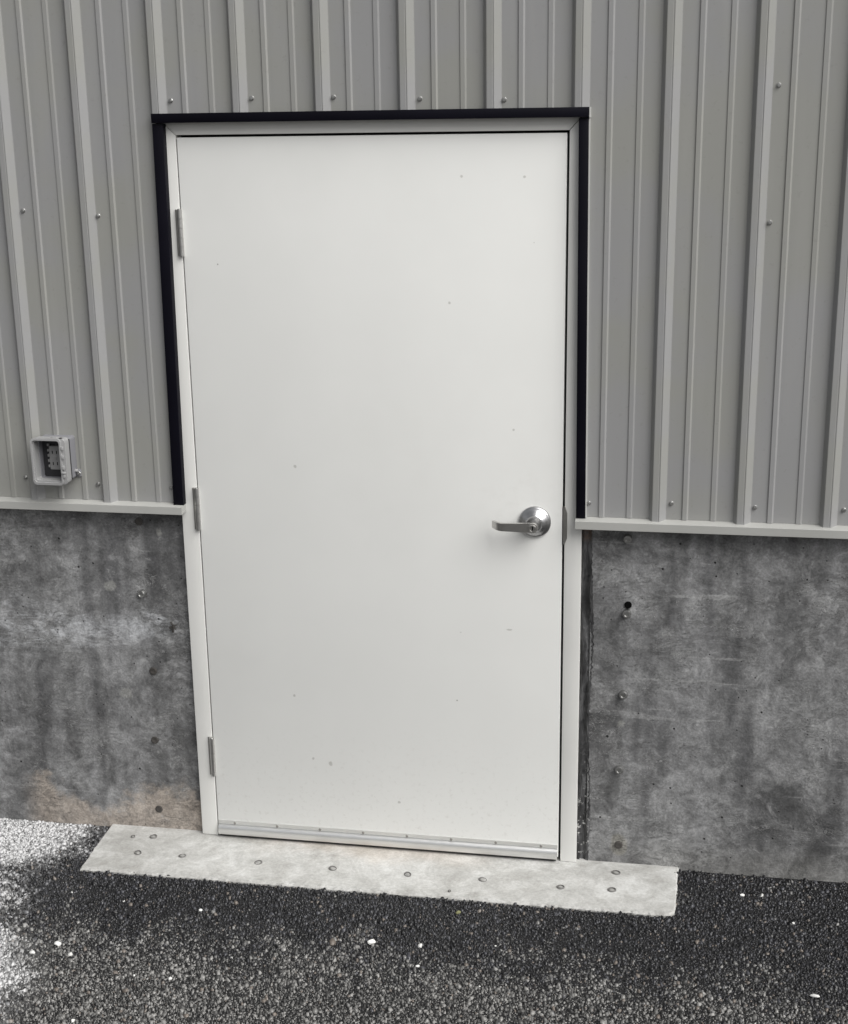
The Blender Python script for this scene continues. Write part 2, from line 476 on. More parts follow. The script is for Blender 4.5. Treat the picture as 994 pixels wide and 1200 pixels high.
def mat_stone(name, c):
    t = NT(name)
    k = t.noise(160, 5, 0.6)
    return t.out(t.mix(k, tuple(v * 0.75 for v in c), c), 0.7, 0, t.bump(k, 0.4, 0.002), 0.3)
M['pebble'] = mat_stone('white_stone', (0.80, 0.80, 0.78))
M['olive'] = mat_stone('olive_stone', (0.20, 0.20, 0.10))

def mat_sealant():
    t = NT('grey_sealant')
    k = t.noise(1.0, 6, 0.7, vec=t.mapping(scale=(60, 20, 9)), dist=0.6)
    c = t.mix(t.ramp(k, 0.38, 0.66), (0.022, 0.022, 0.023), (0.115, 0.115, 0.118))
    z = t.xyz()[2]
    w = t.math('MULTIPLY', t.ramp(z, 0.42, 0.06), t.ramp(t.noise(70, 4, 0.7), 0.58, 0.66))
    c = t.mix(w, c, (0.5, 0.5, 0.49))
    top = t.math('MULTIPLY', t.ramp(z, 1.0, 1.03), t.ramp(t.noise(40, 3, 0.6), 0.4, 0.6))
    c = t.mix(t.math('MULTIPLY', top, 0.7), c, (0.16, 0.10, 0.07))
    return t.out(c, 0.6, 0, t.bump(k, 0.6, 0.004), 0.4)
M['sealant'] = mat_sealant()

# ------------------------------------------------------------------ dimensions (metres; wall face y = 0, out is -y, step top z = 0)
W, DH = 42 * 0.0254, 2.1248
PAN_Y, RIB_H, PITCH, RIB0 = -0.008, 0.019, 0.2286, -0.2715
CON_Y = 0.020
FL_TOP, FL_BOT, FL_Y = 1.083, 1.059, -0.038
XL, XR, ZT = -3.6, 4.9, 4.6

# ------------------------------------------------------------------ ground
me = bpy.data.meshes.new('ground')
S = 300
me.from_pydata([(-S, -S, -0.0104), (S, -S, -0.0104), (S, S, -0.0104), (-S, S, -0.0104)], [], [(0, 1, 2, 3)])
tag(link('asphalt_ground', me, M['ground']), kind='structure')

SLAB = [(-0.368, 0.16), (-0.366, 0.011), (-0.362, -0.12), (-0.356, -0.256), (1.388, -0.246), (1.405, -0.242), (1.415, -0.230), (1.418, -0.21), (1.425, -0.004), (1.427, 0.16)]

def in_slab(px, py, grow=0.0):
    return (px > -0.362 - grow) & (px < 1.418 + grow) & (py > -0.250 - grow * 1.0 + 0.0)

def chips():
    sp = 0.0064
    x0, x1, y0, y1 = -1.25, 2.55, -1.40, 0.018
    gx, gy = np.meshgrid(np.arange(x0, x1, sp), np.arange(y0, y1, sp * 0.88))
    gx[1::2] += sp / 2
    px = gx.ravel() + rng.normal(0, sp * 0.24, gx.size)
    py = gy.ravel() + rng.normal(0, sp * 0.24, gx.size)
    ok = ~in_slab(px, py, rng.uniform(-0.0045, 0.0015, px.size) - 0.004 * np.abs(np.sin(px * 13 + np.sin(px * 31)))) & (py < 0.018)
    px, py = px[ok], py[ok]
    n = px.size
    K = 5
    rad = np.clip(rng.lognormal(math.log(0.0036), 0.36, n), 0.0016, 0.0090)
    hgt = np.clip(rad * rng.uniform(0.9, 1.5, n), 0.0034, 0.0092)
    ang = rng.uniform(0, 2 * np.pi, n)[:, None] + np.arange(K)[None] * 2 * np.pi / K + rng.normal(0, 0.20, (n, K))
    rr = rad[:, None] * rng.uniform(0.78, 1.22, (n, K))
    stretch = rng.uniform(0.48, 0.92, n)[:, None]
    th = rng.uniform(0, np.pi, n)[:, None]
    ux, uy = rr * np.cos(ang), rr * np.sin(ang) * stretch
    bx, by = ux * np.cos(th) - uy * np.sin(th), ux * np.sin(th) + uy * np.cos(th)
    tx, ty = rng.normal(0, 0.38, (n, 1)), rng.normal(0, 0.38, (n, 1))
    # low swells of the rolled surface
    edge = np.maximum(np.maximum(-0.362 - px, px - 1.418), -0.250 - py)
    base = -0.0132 + 0.0012 * np.exp(-np.maximum(edge, 0) / 0.03) + 0.0007 * np.sin(px * 5.1 + 1.3) * np.cos(py * 6.7) + rng.normal(0, 0.0007, n)
    V = np.empty((n, 2 * K, 3), np.float32)
    V[:, :K, 0] = px[:, None] + bx
    V[:, :K, 1] = py[:, None] + by
    V[:, :K, 2] = base[:, None]
    k = rng.uniform(0.62, 0.86, (n, 1))
    tbx, tby = bx * k, by * k
    V[:, K:, 0] = px[:, None] + tbx
    V[:, K:, 1] = py[:, None] + tby
    V[:, K:, 2] = base[:, None] + hgt[:, None] + tbx * tx + tby * ty
    side = np.array([[i, (i + 1) % K, K + (i + 1) % K, K + i] for i in range(K)]).ravel()
    loop1 = np.concatenate([side, np.arange(K, 2 * K)])
    L = (loop1[None] + (np.arange(n) * 2 * K)[:, None]).ravel().astype(np.int32)
    tot = np.tile(np.array([4] * K + [K]), n).astype(np.int32)
    start = np.concatenate([[0], np.cumsum(tot)[:-1]]).astype(np.int32)
    me = bpy.data.meshes.new('chips')
    me.vertices.add(n * 2 * K)
    me.vertices.foreach_set('co', V.ravel())
    me.loops.add(L.size)
    me.loops.foreach_set('vertex_index', L)
    me.polygons.add(tot.size)
    me.polygons.foreach_set('loop_start', start)
    me.update(calc_edges=True)
    return me
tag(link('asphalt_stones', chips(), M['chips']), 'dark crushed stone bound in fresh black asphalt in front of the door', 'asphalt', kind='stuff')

# ------------------------------------------------------------------ doorstep
def slab():
    pts = []
    P = SLAB + [SLAB[0]]
    for (ax, ay), (bx, by) in zip(P, P[1:]):
        d = math.hypot(bx - ax, by - ay)
        k = max(1, int(d / 0.012))
        for i in range(k):
            f = i / k
            j = 0.0012 if ay < 0.01 else 0.0
            pts.append((ax + (bx - ax) * f + random.gauss(0, j), ay + (by - ay) * f + random.gauss(0, j)))
    bm = bmesh.new()
    cx, cy = 0.53, -0.05
    ring = lambda s, z: [bm.verts.new((x + (cx - x) * 0 - (s if x > 1.3 else -s if x < -0.3 else 0), y + (s if y < -0.2 else 0), z)) for x, y in pts]
    b, m_, tp = ring(0, -0.12), ring(0, -0.005), ring(0.004, 0.0)
    for p, q in ((b, m_), (m_, tp)):
        for i in range(len(pts)):
            j = (i + 1) % len(pts)
            bm.faces.new((p[i], p[j], q[j], q[i]))
    bm.faces.new(tp)
    return fin(bm)
st = thing('door_step', (0.53, -0.1, 0), 'pale trowelled concrete step set in the asphalt under the grey door', 'step')
link('step_slab', slab(), M['slab'], st)

ring_me = fin(lathe_bm([(0.0125, -0.01), (0.0125, 0.0022), (0.0114, 0.0036), (0.0098, 0.0032), (0.0090, 0.0008), (0.0, 0.0006)], (0, 0, 0), (0, 0, 1), 20), 40)
ring_me.materials.append(M['anchor'])
hole_me = fin(lathe_bm([(0.0072, -0.004), (0.0072, 0.0014), (0.0050, 0.0026), (0.0, 0.0030)], (0, 0, 0), (0, 0, 1), 14))
hole_me.materials.append(M['anchor_core'])
for x, y, s in ((-0.266, -0.052, 0.6), (-0.202, -0.042, 1.0), (-0.213, -0.145, 1.0), (-0.072, -0.14, 1.0), (0.171, -0.144, 1.0), (0.403, -0.144, 1.0), (0.632, -0.144, 1.0), (0.857, -0.139, 1.0), (1.087, -0.147, 1.0), (1.243, -0.041, 1.1), (1.235, -0.139, 1.0), (0.77, -0.219, 0.35)):
    o = link('anchor_ring', ring_me, None, st)
    o.location = Vector((x, y, 0)) - st.location
    o.rotation_euler = (random.uniform(-.12, .12), random.uniform(-.12, .12), random.uniform(0, 6))
    o.scale = (s * random.uniform(0.85, 1.1), s * random.uniform(0.8, 1.0), random.uniform(0.5, 1.3))
    h = bpy.data.objects.new('anchor_hole', hole_me)
    col.objects.link(h)
    h.parent = o

# ------------------------------------------------------------------ unseen wall backing, added to stop light coming through from behind
tag(box('backing_blocker', XL, XR, 0.15, 0.30, -0.3, ZT, M['core']), kind='structure')

# ------------------------------------------------------------------ concrete foundation walls
def conc(x0, x1):
    """front face as a grid with a slightly uneven cast surface; closed box behind."""
    bm = bmesh.new()
    nx, nz = int((x1 - x0) / 0.03), 38
    z0, z1 = -0.25, 1.085
    g = []
    for i in range(nx + 1):
        row = []
        for k in range(nz + 1):
            x, z = x0 + (x1 - x0) * i / nx, z0 + (z1 - z0) * k / nz
            dy = 0.0012 * math.sin(x * 7.3 + z * 3.1) * math.sin(z * 9.7 - x * 2.2) + random.gauss(0, 0.00025)
            row.append(bm.verts.new((x, CON_Y + dy, z)))
        g.append(row)
    for i in range(nx):
        for k in range(nz):
            bm.faces.new((g[i][k], g[i + 1][k], g[i + 1][k + 1], g[i][k + 1]))
    per = [g[i][0] for i in range(nx + 1)] + [g[nx][k] for k in range(1, nz + 1)] + [g[i][nz] for i in range(nx - 1, -1, -1)] + [g[0][k] for k in range(nz - 1, 0, -1)]
    back = [bm.verts.new((v.co.x, 0.148, v.co.z)) for v in per]
    for i in range(len(per)):
        j = (i + 1) % len(per)
        bm.faces.new((per[j], per[i], back[i], back[j]))
    return fin(bm, 35)
cl = thing('foundation_wall', (-1.0, 0.02, 0), 'concrete foundation wall on the hinge side of the door, with tan stain', 'wall')
link('concrete_face', conc(XL, -0.0585), M['concrete'], cl)
cr = thing('foundation_wall', (2.0, 0.02, 0), 'grey streaked concrete foundation wall on the handle side of the door', 'wall')
link('concrete_face', conc(1.149, XR), M['concrete'], cr)
# ragged sealant bead in the joint between frame and concrete
def sealant():
    bm = bmesh.new()
    n, K = 150, 7
    rows = []
    for i in range(n + 1):
        z = 0.0 + 1.058 * i / n
        wob = random.gauss(0, 0.0014)
        row = []
        for k in range(K):
            f = k / (K - 1)
            x = 1.117 + f * (0.038 + wob + 0.004 * math.sin(z * 11))
            y = 0.030 - 0.016 * f - 0.006 * math.sin(f * math.pi * 2.2 + math.sin(z * 17) * 0.8) + random.gauss(0, 0.0012)
            row.append(bm.verts.new((x, min(y, 0.034) if k < K - 1 else CON_Y - 0.0022, z)))
        rows.append(row)
    for p, q in zip(rows, rows[1:]):
        for k in range(K - 1):
            bm.faces.new((p[k], p[k + 1], q[k + 1], q[k]))
    ret = bmesh.ops.extrude_face_region(bm, geom=bm.faces[:])
    for v in [e for e in ret['geom'] if isinstance(e, bmesh.types.BMVert)]: v.co.y = 0.05
    return fin(bm, 60)
link('sealant_joint', sealant(), M['sealant'], cr)
box('joint_filler', -0.0583, -0.0535, 0.034, 0.06, -0.02, 1.07, M['rubber'], cl)

# form bolts
def bolt_me(h, r):
    bm = lathe_bm([(r, -0.01), (r, h * 0.75), (r * 0.86, h), (r * 0.55, h * 1.02), (r * 0.45, h * 0.86), (0, h * 0.86)], (0, 0, 0), (0, -1, 0), 18)
    me = fin(bm, 40)
    me.materials.append(M['bolt'])
    return me
b_long, b_flush = bolt_me(0.015, 0.0128), bolt_me(0.004, 0.0120)
b_long.materials.clear()
b_long.materials.append(M['zinc'])
def bolt(par, me, x, z, name='form_bolt'):
    o = link(name, me, None, par)
    o.location = Vector((x, CON_Y, z)) - par.location
    o.rotation_euler = (random.uniform(-.15, .15), random.uniform(0, 6), random.uniform(-.15, .15))
for z, x, m in ((1.018, -0.198, b_flush), (0.791, -0.202, b_long), (0.538, -0.187, b_flush), (0.305, -0.198, b_flush), (0.066, -0.201, b_flush)):
    bolt(cl, m, x, z)
for z, x, m in ((1.023, 1.250, b_long), (0.799, 1.253, b_long), (0.549, 1.250, b_long), (0.309, 1.243, b_long), (0.060, 1.246, b_flush)):
    bolt(cr, m, x, z)
hb = lathe_bm([(0.0105, -0.002), (0.0105, 0.0015), (0.0, 0.0017)], (0, 0, 0), (0, -1, 0), 18)
o = link('form_hole', fin(hb), M['hole'], cr)
o.location = Vector((1.2555, CON_Y - 0.001, 0.823)) - cr.location
# bent wire tie left in the concrete by the hinge jamb
bm = bmesh.new()
for a, b in (((-0.118, 0.013, 0.705), (-0.100, 0.012, 0.676)), ((-0.122, 0.010, 0.686), (-0.094, 0.013, 0.698)), ((-0.112, 0.012, 0.672), (-0.108, 0.006, 0.700))):
    A, B = Vector(a), Vector(b)
    d = (B - A)
    lathe_bm([(0.0, 0), (0.0032, 0), (0.0026, d.length * 0.6), (0.0, d.length)], A, d, 7, bm)
link('tie_wire', fin(bm, 50), M['bolt'], cl)

# ------------------------------------------------------------------ ribbed steel cladding
sw = thing('steel_cladding', (0.6, 0, FL_TOP), 'grey ribbed steel wall cladding above the concrete and around the door', 'cladding')
RIB = [(-0.0232, 0.0), (-0.0222, 0.0006), (-0.0140, 0.0172), (-0.0128, 0.0186), (-0.0110, 0.0188), (0.0020, 0.0188), (0.0030, 0.0180), (0.0042, 0.0180), (0.0052, 0.0189), (0.0066, 0.0189), (0.0082, 0.0180), (0.0236, 0.0008), (0.0252, 0.0)]
rib_top = bmesh.new()
def rib_mesh(z0, bulge=0.0):
    bm = bmesh.new()
    extrude_profile(bm, [(u, PAN_Y - h * 0.86) for u, h in RIB], z0, ZT)
    return fin(bm)
rib_full, rib_head = rib_mesh(FL_TOP + 0.001), rib_mesh(2.172)
for m in (rib_full, rib_head): m.materials.append(M['siding'])
HEADZ = 2.172
i0, i1 = int((XL - RIB0) / PITCH) + 1, int((XR - RIB0) / PITCH) - 1
for i in range(i0, i1 + 1):
    x = RIB0 + i * PITCH
    over = 1 <= i <= 6
    o = link('rib', rib_head if over else rib_full, None, sw)
    o.location = Vector((x, 0, 0)) - sw.location
    # flat pan with its two shallow stiffening ribs, running to the next rib
    def pan_pts(xa, xb):
        pts = [(xa, PAN_Y)]
        for f, h in ((1 / 3, 0.0036), (2 / 3, 0.0026)):
            c = x + PITCH * f
            for u, hh in ((-0.0086, 0), (-0.0070, h), (0.0042, h), (0.0088, 0)):
                if xa < c + u < xb: pts.append((c + u, PAN_Y - hh))
        pts.append((xb, PAN_Y))
        return pts
    xa, xb = x + 0.0252, x + PITCH - 0.0232
    bm = bmesh.new()
    if i == 0:
        extrude_profile(bm, pan_pts(xa, -0.050), FL_TOP + 0.006, HEADZ)
        extrude_profile(bm, pan_pts(xa, xb), HEADZ, ZT)
    elif 1 <= i <= 5:
        extrude_profile(bm, pan_pts(xa, xb), HEADZ, ZT)
    elif i == 6:
        extrude_profile(bm, pan_pts(1.118, xb), FL_TOP + 0.006, HEADZ)
        extrude_profile(bm, pan_pts(xa, xb), HEADZ, ZT)
    else:
        extrude_profile(bm, pan_pts(xa, xb), FL_TOP + 0.006, ZT)
    link('pan', fin(bm), M['siding'], sw)

# base flashing: sloped ledge, face, drip lip
def flashing(x0, x1):
    prof = [(0.018, FL_TOP + 0.030), (-0.0065, FL_TOP + 0.030), (-0.0068, FL_TOP + 0.0055), (FL_Y + 0.001, FL_TOP), (FL_Y, FL_TOP - 0.001), (FL_Y, FL_BOT + 0.001), (FL_Y + 0.001, FL_BOT), (FL_Y + 0.010, FL_BOT + 0.001), (0.010, FL_BOT + 0.004), (0.018, FL_BOT + 0.004)]
    bm = bmesh.new()
    a = [bm.verts.new((x0, y, z)) for y, z in prof]
    b = [bm.verts.new((x1, y, z)) for y, z in prof]
    for i in range(len(prof)):
        j = (i + 1) % len(prof)
        bm.faces.new((a[i], a[j], b[j], b[i]))
    bm.faces.new(a)
    bm.faces.new(list(reversed(b)))
    return fin(bm)
link('base_flashing', flashing(XL, -0.0405), M['flashing'], sw)
link('base_flashing', flashing(1.1055, XR), M['flashing'], sw)

# self-drilling screws with washers
def screw_mesh():
    bm = lathe_bm([(0.0066, 0.0), (0.0066, 0.0008), (0.0058, 0.0018), (0.0048, 0.0019)], (0, 0, 0), (0, -1, 0), 16)
    lathe_bm([(0.0048, 0.0015), (0.0048, 0.0052), (0.0040, 0.0062), (0.0, 0.0064)], (0, 0, 0), (0, -1, 0), 6, bm)
    me = fin(bm, 35)
    me.materials.append(M['zinc'])
    return me
scr = screw_mesh()
for x, z in ((-0.007, 2.222), (0.221, 2.225), (0.447, 2.224), (0.680, 2.216), (0.903, 2.210), (-0.464, 1.931), (-0.241, 1.916), (-0.534, 1.150), (-0.306, 1.136), (-0.078, 1.135), (1.597, 2.234), (1.592, 1.895), (1.140, 1.128), (1.367, 1.135), (1.592, 1.131), (1.826, 1.132)):
    o = link('screw', scr, None, sw)
    o.location = Vector((x, PAN_Y, z)) - sw.location
    o.rotation_euler = (random.uniform(-.06, .06), random.uniform(0, 6), random.uniform(-.06, .06))

# ------------------------------------------------------------------ door frame
dr = thing('entrance', (W / 2, 0, 0.01), 'plain off-white steel door in its steel frame, with lever handle and aluminium sweep', 'door')
fr = dr
JW = 0.0508
GL, GR, GT = 0.0035, 0.0065, 0.0060
def prism_xz(pts, y0, y1, bev=0.0):
    bm = bmesh.new()
    a = [bm.verts.new((x, y0, z)) for x, z in pts]
    b = [bm.verts.new((x, y1, z)) for x, z in pts]
    bm.faces.new(a)
    bm.faces.new(list(reversed(b)))
    for i in range(len(pts)):
        j = (i + 1) % len(pts)
        bm.faces.new((a[j], a[i], b[i], b[j]))
    if bev:
        bmesh.ops.bevel(bm, geom=bm.edges[:], offset=bev, segments=3, affect='EDGES', profile=0.5)
    return fin(bm, 40)
xl0, xl1 = -GL - JW, -GL
xr0, xr1 = W + GR, W + GR + JW - 0.003
zt0, zt1 = DH + GT, DH + GT + JW
link('hinge_jamb', prism_xz([(xl0, 0.001), (xl1, 0.001), (xl1, zt0), (xl0, zt1)], 0, 0.14, 0.0016), M['frame'], fr)
link('latch_jamb', prism_xz([(xr0, 0.001), (xr1, 0.001), (xr1, zt1), (xr0, zt0)], 0, 0.14, 0.0016), M['frame'], fr)
link('head_jamb', prism_xz([(xl0 + 0.001, zt1 + 0.001), (xl1 + 0.0008, zt0 + 0.0008), (xr0 - 0.0008, zt0 + 0.0008), (xr1 - 0.001, zt1 + 0.001)], 0.0, 0.14, 0.0014), M['frame'], fr)
box('gasket', xl1 - 0.001, W + GR + 0.001, 0.049, 0.06, DH - 0.02, DH + 0.03, M['rubber'], fr)
box('gasket', -GL - 0.002, 0.02, 0.0485, 0.06, 0.0, DH + 0.004, M['rubber'], fr)
box('gasket', W - 0.02, W + GR + 0.002, 0.0475, 0.06, 0.0, DH + 0.005, M['rubber'], fr)
box('threshold_shadow_bar', 0.0, W, 0.012, 0.14, -0.002, 0.003, M['dull_steel'], fr).name = 'threshold'
# strike plate lip on the latch jamb
bm = bmesh.new()
ZS = 1.058
out_ = []
for k in range(13):
    f = k / 12
    z = ZS - 0.055 + 0.11 * f
    d = 0.0075 * min(1, math.sin(math.pi * min(max(f, 0.02), 0.98)) * 2.2)
    out_.append((z, d))
for y in (-0.0035, 0.012):
    pass
vf = [[bm.verts.new((W + GR - 0.004, y, z)) for z, d in out_] + [bm.verts.new((W + GR + d, y, z)) for z, d in reversed(out_)] for y in (-0.0024, 0.010)]
bm.faces.new(vf[0])
bm.faces.new(list(reversed(vf[1])))
for i in range(len(vf[0])):
    j = (i + 1) % len(vf[0])
    bm.faces.new((vf[0][j], vf[0][i], vf[1][i], vf[1][j]))
link('strike_plate', fin(bm, 30), M['dull_steel'], fr)

# ------------------------------------------------------------------ black trim
tr = thing('door_trim', (W / 2, -0.03, FL_TOP), 'black metal trim framing the top and upper sides of the door', 'trim')
TY = -0.0305
def chan(name, x0, x1, z0, z1, lean=0.0, y=TY):
    bm = box_bm(x0, x1, y, 0.012, z0, z1, 0.0012, 2)
    for v in bm.verts:
        f = (z1 - v.co.z) / (z1 - z0)
        v.co.x += lean * f
    return link(name, fin(bm, 40), M['black'], tr)
chan('head_trim', -0.0585, 1.1250, 2.1640, 2.1890)
chan('side_trim', -0.0590, -0.0290, FL_TOP + 0.001, 2.1622, -0.0105, -0.0245)
chan('side_trim', 1.0980, 1.1238, FL_TOP + 0.004, 2.1622, 0.0085, -0.0225)
bm = box_bm(1.1240, 1.1272, -0.019, -0.006, FL_TOP + 0.006, 2.1622)
for v in bm.verts: v.co.x += 0.0085 * (2.1622 - v.co.z) / 1.08
link('edge_flange', fin(bm), M['flange'], tr)
box('edge_flange', 1.1252, 1.1285, -0.026, -0.006, 2.1625, 2.1885, M['flange'], tr)

# ------------------------------------------------------------------ door
box('door_leaf', 0, W, 0.0, 0.0445, 0.014, DH, M['door'], dr, 0.0014, 3)
# bottom sweep: flat flange over a rounded drip nose
def sweep():
    prof = [(0.0002, 0.0555), (-0.0022, 0.0550), (-0.0026, 0.0440), (-0.0012, 0.0436), (-0.0012, 0.0426)]
    for k in range(9):
        a = math.pi * 0.5 * k / 8
        prof.append((-0.0030 - 0.0105 * math.sin(a), 0.0425 - 0.016 * (1 - math.cos(a))))
    prof += [(-0.0140, 0.0180), (-0.0128, 0.0130), (-0.0100, 0.0105), (0.0002, 0.0105)]
    bm = bmesh.new()
    a = [bm.verts.new((0.003, y, z)) for y, z in prof]
    b = [bm.verts.new((W - 0.002, y, z)) for y, z in prof]
    for i in range(len(prof)):
        j = (i + 1) % len(prof)
        bm.faces.new((a[i], a[j], b[j], b[i]))
    bm.faces.new(a)
    bm.faces.new(list(reversed(b)))
    return fin(bm, 30)
swp = link('door_sweep', sweep(), M['alu'], dr)
box('sweep_seal', 0.006, W - 0.006, -0.006, 0.02, 0.0045, 0.0107, M['rubber'], dr)
sm = fin(lathe_bm([(0.0042, 0.0), (0.0038, 0.0018), (0.0016, 0.0024), (0.0, 0.0018)], (0, 0, 0), (0, -1, 0), 12), 50)
sm.materials.append(M['dull_steel'])
for k in range(8):
    o = link('screw', sm, None, swp)
    o.location = Vector((0.055 + k * 0.1372, -0.0024, 0.0482)) - (dr.location + swp.location)
# hinges
def hinge(z):
    h = bpy.data.objects.new('hinge', None)
    col.objects.link(h)
    h.parent = dr
    h.location = Vector((-0.003, -0.006, z)) - dr.location
    n, L = 5, 0.127
    for k in range(n):
        a, b = -L / 2 + L * k / n + 0.0004, -L / 2 + L * (k + 1) / n - 0.0004
        bm = lathe_bm([(0, a), (0.0076, a), (0.0076, b), (0, b)], (0, 0, 0), (0, 0, 1), 20)
        o = bpy.data.objects.new('knuckle', fin(bm, 40))
        o.data.materials.append(M['hinge'])
        col.objects.link(o)
        o.parent = h
    for s in (-1, 1):
        bm = lathe_bm([(0.0050, s * (L / 2 - 0.001)), (0.0050, s * (L / 2 + 0.0018)), (0.0, s * (L / 2 + 0.0028))], (0, 0, 0), (0, 0, 1), 14)
        o = bpy.data.objects.new('pin_tip', fin(bm, 40))
        o.data.materials.append(M['hinge'])
        col.objects.link(o)
        o.parent = h
    o = bpy.data.objects.new('hinge_leaf', fin(box_bm(-0.0135, -0.004, 0.0035, 0.0085, -L / 2, L / 2, 0.0006)))
    o.data.materials.append(M['dull_steel'])
    col.objects.link(o)
    o.parent = h
for z in (1.869, 1.070, 0.274): hinge(z)
# lever handle
lv = bpy.data.objects.new('lever_handle', None)
col.objects.link(lv)
lv.parent = dr
HC = Vector((0.990, 0, 1.066))
lv.location = HC - dr.location
def sub(name, me, mat, par):
    o = bpy.data.objects.new(name, me)
    me.materials.append(mat)
    col.objects.link(o)
    o.parent = par
    return o
ros = [(0.0455, -0.0005), (0.0455, 0.005), (0.0440, 0.0075), (0.0405, 0.0095), (0.0385, 0.0100), (0.034, 0.0150), (0.028, 0.0195), (0.0235, 0.0225), (0.0215, 0.026), (0.0205, 0.034), (0.0, 0.034)]
sub('rosette', fin(lathe_bm(ros, (0, 0, 0), (0, -1, 0), 64), 50), M['rose'], lv)
sub('neck', fin(lathe_bm([(0.0135, 0.033), (0.0135, 0.052), (0.0150, 0.0555), (0.0150, 0.066), (0.0138, 0.0685), (0.0, 0.0685)], (0, 0, 0), (0, -1, 0), 32), 40), M['steel'], lv)
def lever():
    path = [(0.010, -0.0605, 0.0128, 0.0060), (-0.004, -0.0605, 0.0132, 0.0060), (-0.020, -0.0612, 0.0130, 0.0054), (-0.050, -0.0628, 0.0120, 0.0046), (-0.078, -0.0636, 0.0112, 0.0042), (-0.088, -0.0632, 0.0111, 0.0042), (-0.094, -0.0605, 0.0110, 0.0042), (-0.103, -0.0510, 0.0108, 0.0042), (-0.114, -0.0375, 0.0104, 0.0040)]
    bm = bmesh.new()
    rings = []
    for i, (x, y, hh, th) in enumerate(path):
        a = path[max(i - 1, 0)]
        b = path[min(i + 1, len(path) - 1)]
        tx, ty = b[0] - a[0], b[1] - a[1]
        l = math.hypot(tx, ty)
        nx, ny = -ty / l, tx / l
        ring = []
        for u, v in ((-1, -1), (1, -1), (1, 1), (-1, 1)):
            ring.append(bm.verts.new((x + nx * u * th, y + ny * u * th, v * hh)))
        rings.append(ring)
    for p, q in zip(rings, rings[1:]):
        for k in range(4):
            bm.faces.new((p[k], p[(k + 1) % 4], q[(k + 1) % 4], q[k]))
    bm.faces.new(rings[0])
    bm.faces.new(list(reversed(rings[-1])))
    bmesh.ops.bevel(bm, geom=[e for e in bm.edges if len(e.link_faces) == 2 and e.calc_face_angle() > R(30)], offset=0.0009, segments=2, affect='EDGES')
    return fin(bm, 28)
sub('lever', lever(), M['steel'], lv)
sub('lock_cylinder', fin(lathe_bm([(0.0108, 0.0670), (0.0108, 0.0715), (0.0100, 0.0725), (0.0082, 0.0725), (0.0076, 0.0690), (0.0, 0.0690)], (0, 0, 0), (0, -1, 0), 28), 40), M['steel'], lv)
sub('key_slot', fin(box_bm(-0.0016, 0.0016, -0.0698, -0.068, -0.0058, 0.0058)), M['hole'], lv)

# ------------------------------------------------------------------ outlet box
BX0, BX1, BZ0, BZ1, BY = -0.4685, -0.3665, 1.1530, 1.2880, -0.0860
ob = thing('outlet_box', ((BX0 + BX1) / 2, PAN_Y, BZ0), 'grey plastic weatherproof outlet box with open front on the ribbed wall', 'outlet box')
def rrect(x0, x1, z0, z1, r, n=5):
    pts = []
    for cx, cz, a0 in ((x1 - r, z1 - r, 0), (x0 + r, z1 - r, 90), (x0 + r, z0 + r, 180), (x1 - r, z0 + r, 270)):
        for k in range(n + 1):
            a = R(a0 + 90 * k / n)
            pts.append((cx + r * math.cos(a), cz + r * math.sin(a)))
    return pts
def tube(outer, inner, y0, y1, bow=0.0):
    """rounded rectangular ring from y0 (front) to y1 (back)."""
    bm = bmesh.new()
    n = len(outer)
    zc = (BZ0 + BZ1) / 2
    fy = lambda z: y0 + bow * ((z - zc) / ((BZ1 - BZ0) / 2)) ** 2
    loops = [[bm.verts.new((x, fy(z), z)) for x, z in outer], [bm.verts.new((x, fy(z), z)) for x, z in inner],
             [bm.verts.new((x, y1, z)) for x, z in inner], [bm.verts.new((x, y1, z)) for x, z in outer]]
    for a in range(4):
        p, q = loops[a], loops[(a + 1) % 4]
        for i in range(n):
            j = (i + 1) % n
            bm.faces.new((p[i], p[j], q[j], q[i]))
    return fin(bm, 40)
link('back_box', tube(rrect(BX0 + 0.004, BX1 - 0.001, BZ0 + 0.005, BZ1 - 0.004, 0.008), rrect(BX0 + 0.008, BX1 - 0.005, BZ0 + 0.009, BZ1 - 0.008, 0.006), -0.052, PAN_Y + 0.002), M['plastic_side'], ob)
hood = link('hood', tube(rrect(BX0, BX1, BZ0, BZ1, 0.011), rrect(BX0 + 0.006, BX1 - 0.017, BZ0 + 0.010, BZ1 - 0.007, 0.008), BY, -0.0515, 0.004), M['plastic'], ob)
link('hood_rim', tube(rrect(BX0 - 0.002, BX1 - 0.010, BZ0 - 0.002, BZ1 + 0.002, 0.012), rrect(BX0 + 0.003, BX1 - 0.015, BZ0 + 0.005, BZ1 - 0.004, 0.009), BY - 0.006, BY + 0.004, 0.004), M['plastic'], ob)
box('mounting_plate', BX0 + 0.006, BX1 - 0.004, -0.030, -0.024, BZ0 + 0.007, BZ1 - 0.006, M['plastic_dark'], ob, 0.001)
rc = link('receptacle', fin(box_bm(-0.436, -0.400, -0.043, -0.029, 1.186, 1.258, 0.003), 40), M['plastic_face'], ob)
for zc in (1.205, 1.239):
    for dx in (-0.007, 0.006):
        link('slot', fin(box_bm(-0.418 + dx - 0.0012, -0.418 + dx + 0.0012, -0.0436, -0.041, zc - 0.0045, zc + 0.0045)), M['hole'], rc)
link('test_button', fin(box_bm(-0.424, -0.412, -0.0452, -0.042, 1.2185, 1.2255, 0.0008)), M['plastic_face'], rc)
for k, zc in enumerate((1.180, 1.196, 1.212, 1.228, 1.244)):
    box('wire_clip', -0.4425, -0.4365, -0.040, -0.029, zc + 0.012, zc + 0.020, M['plastic_face'], ob, 0.001)
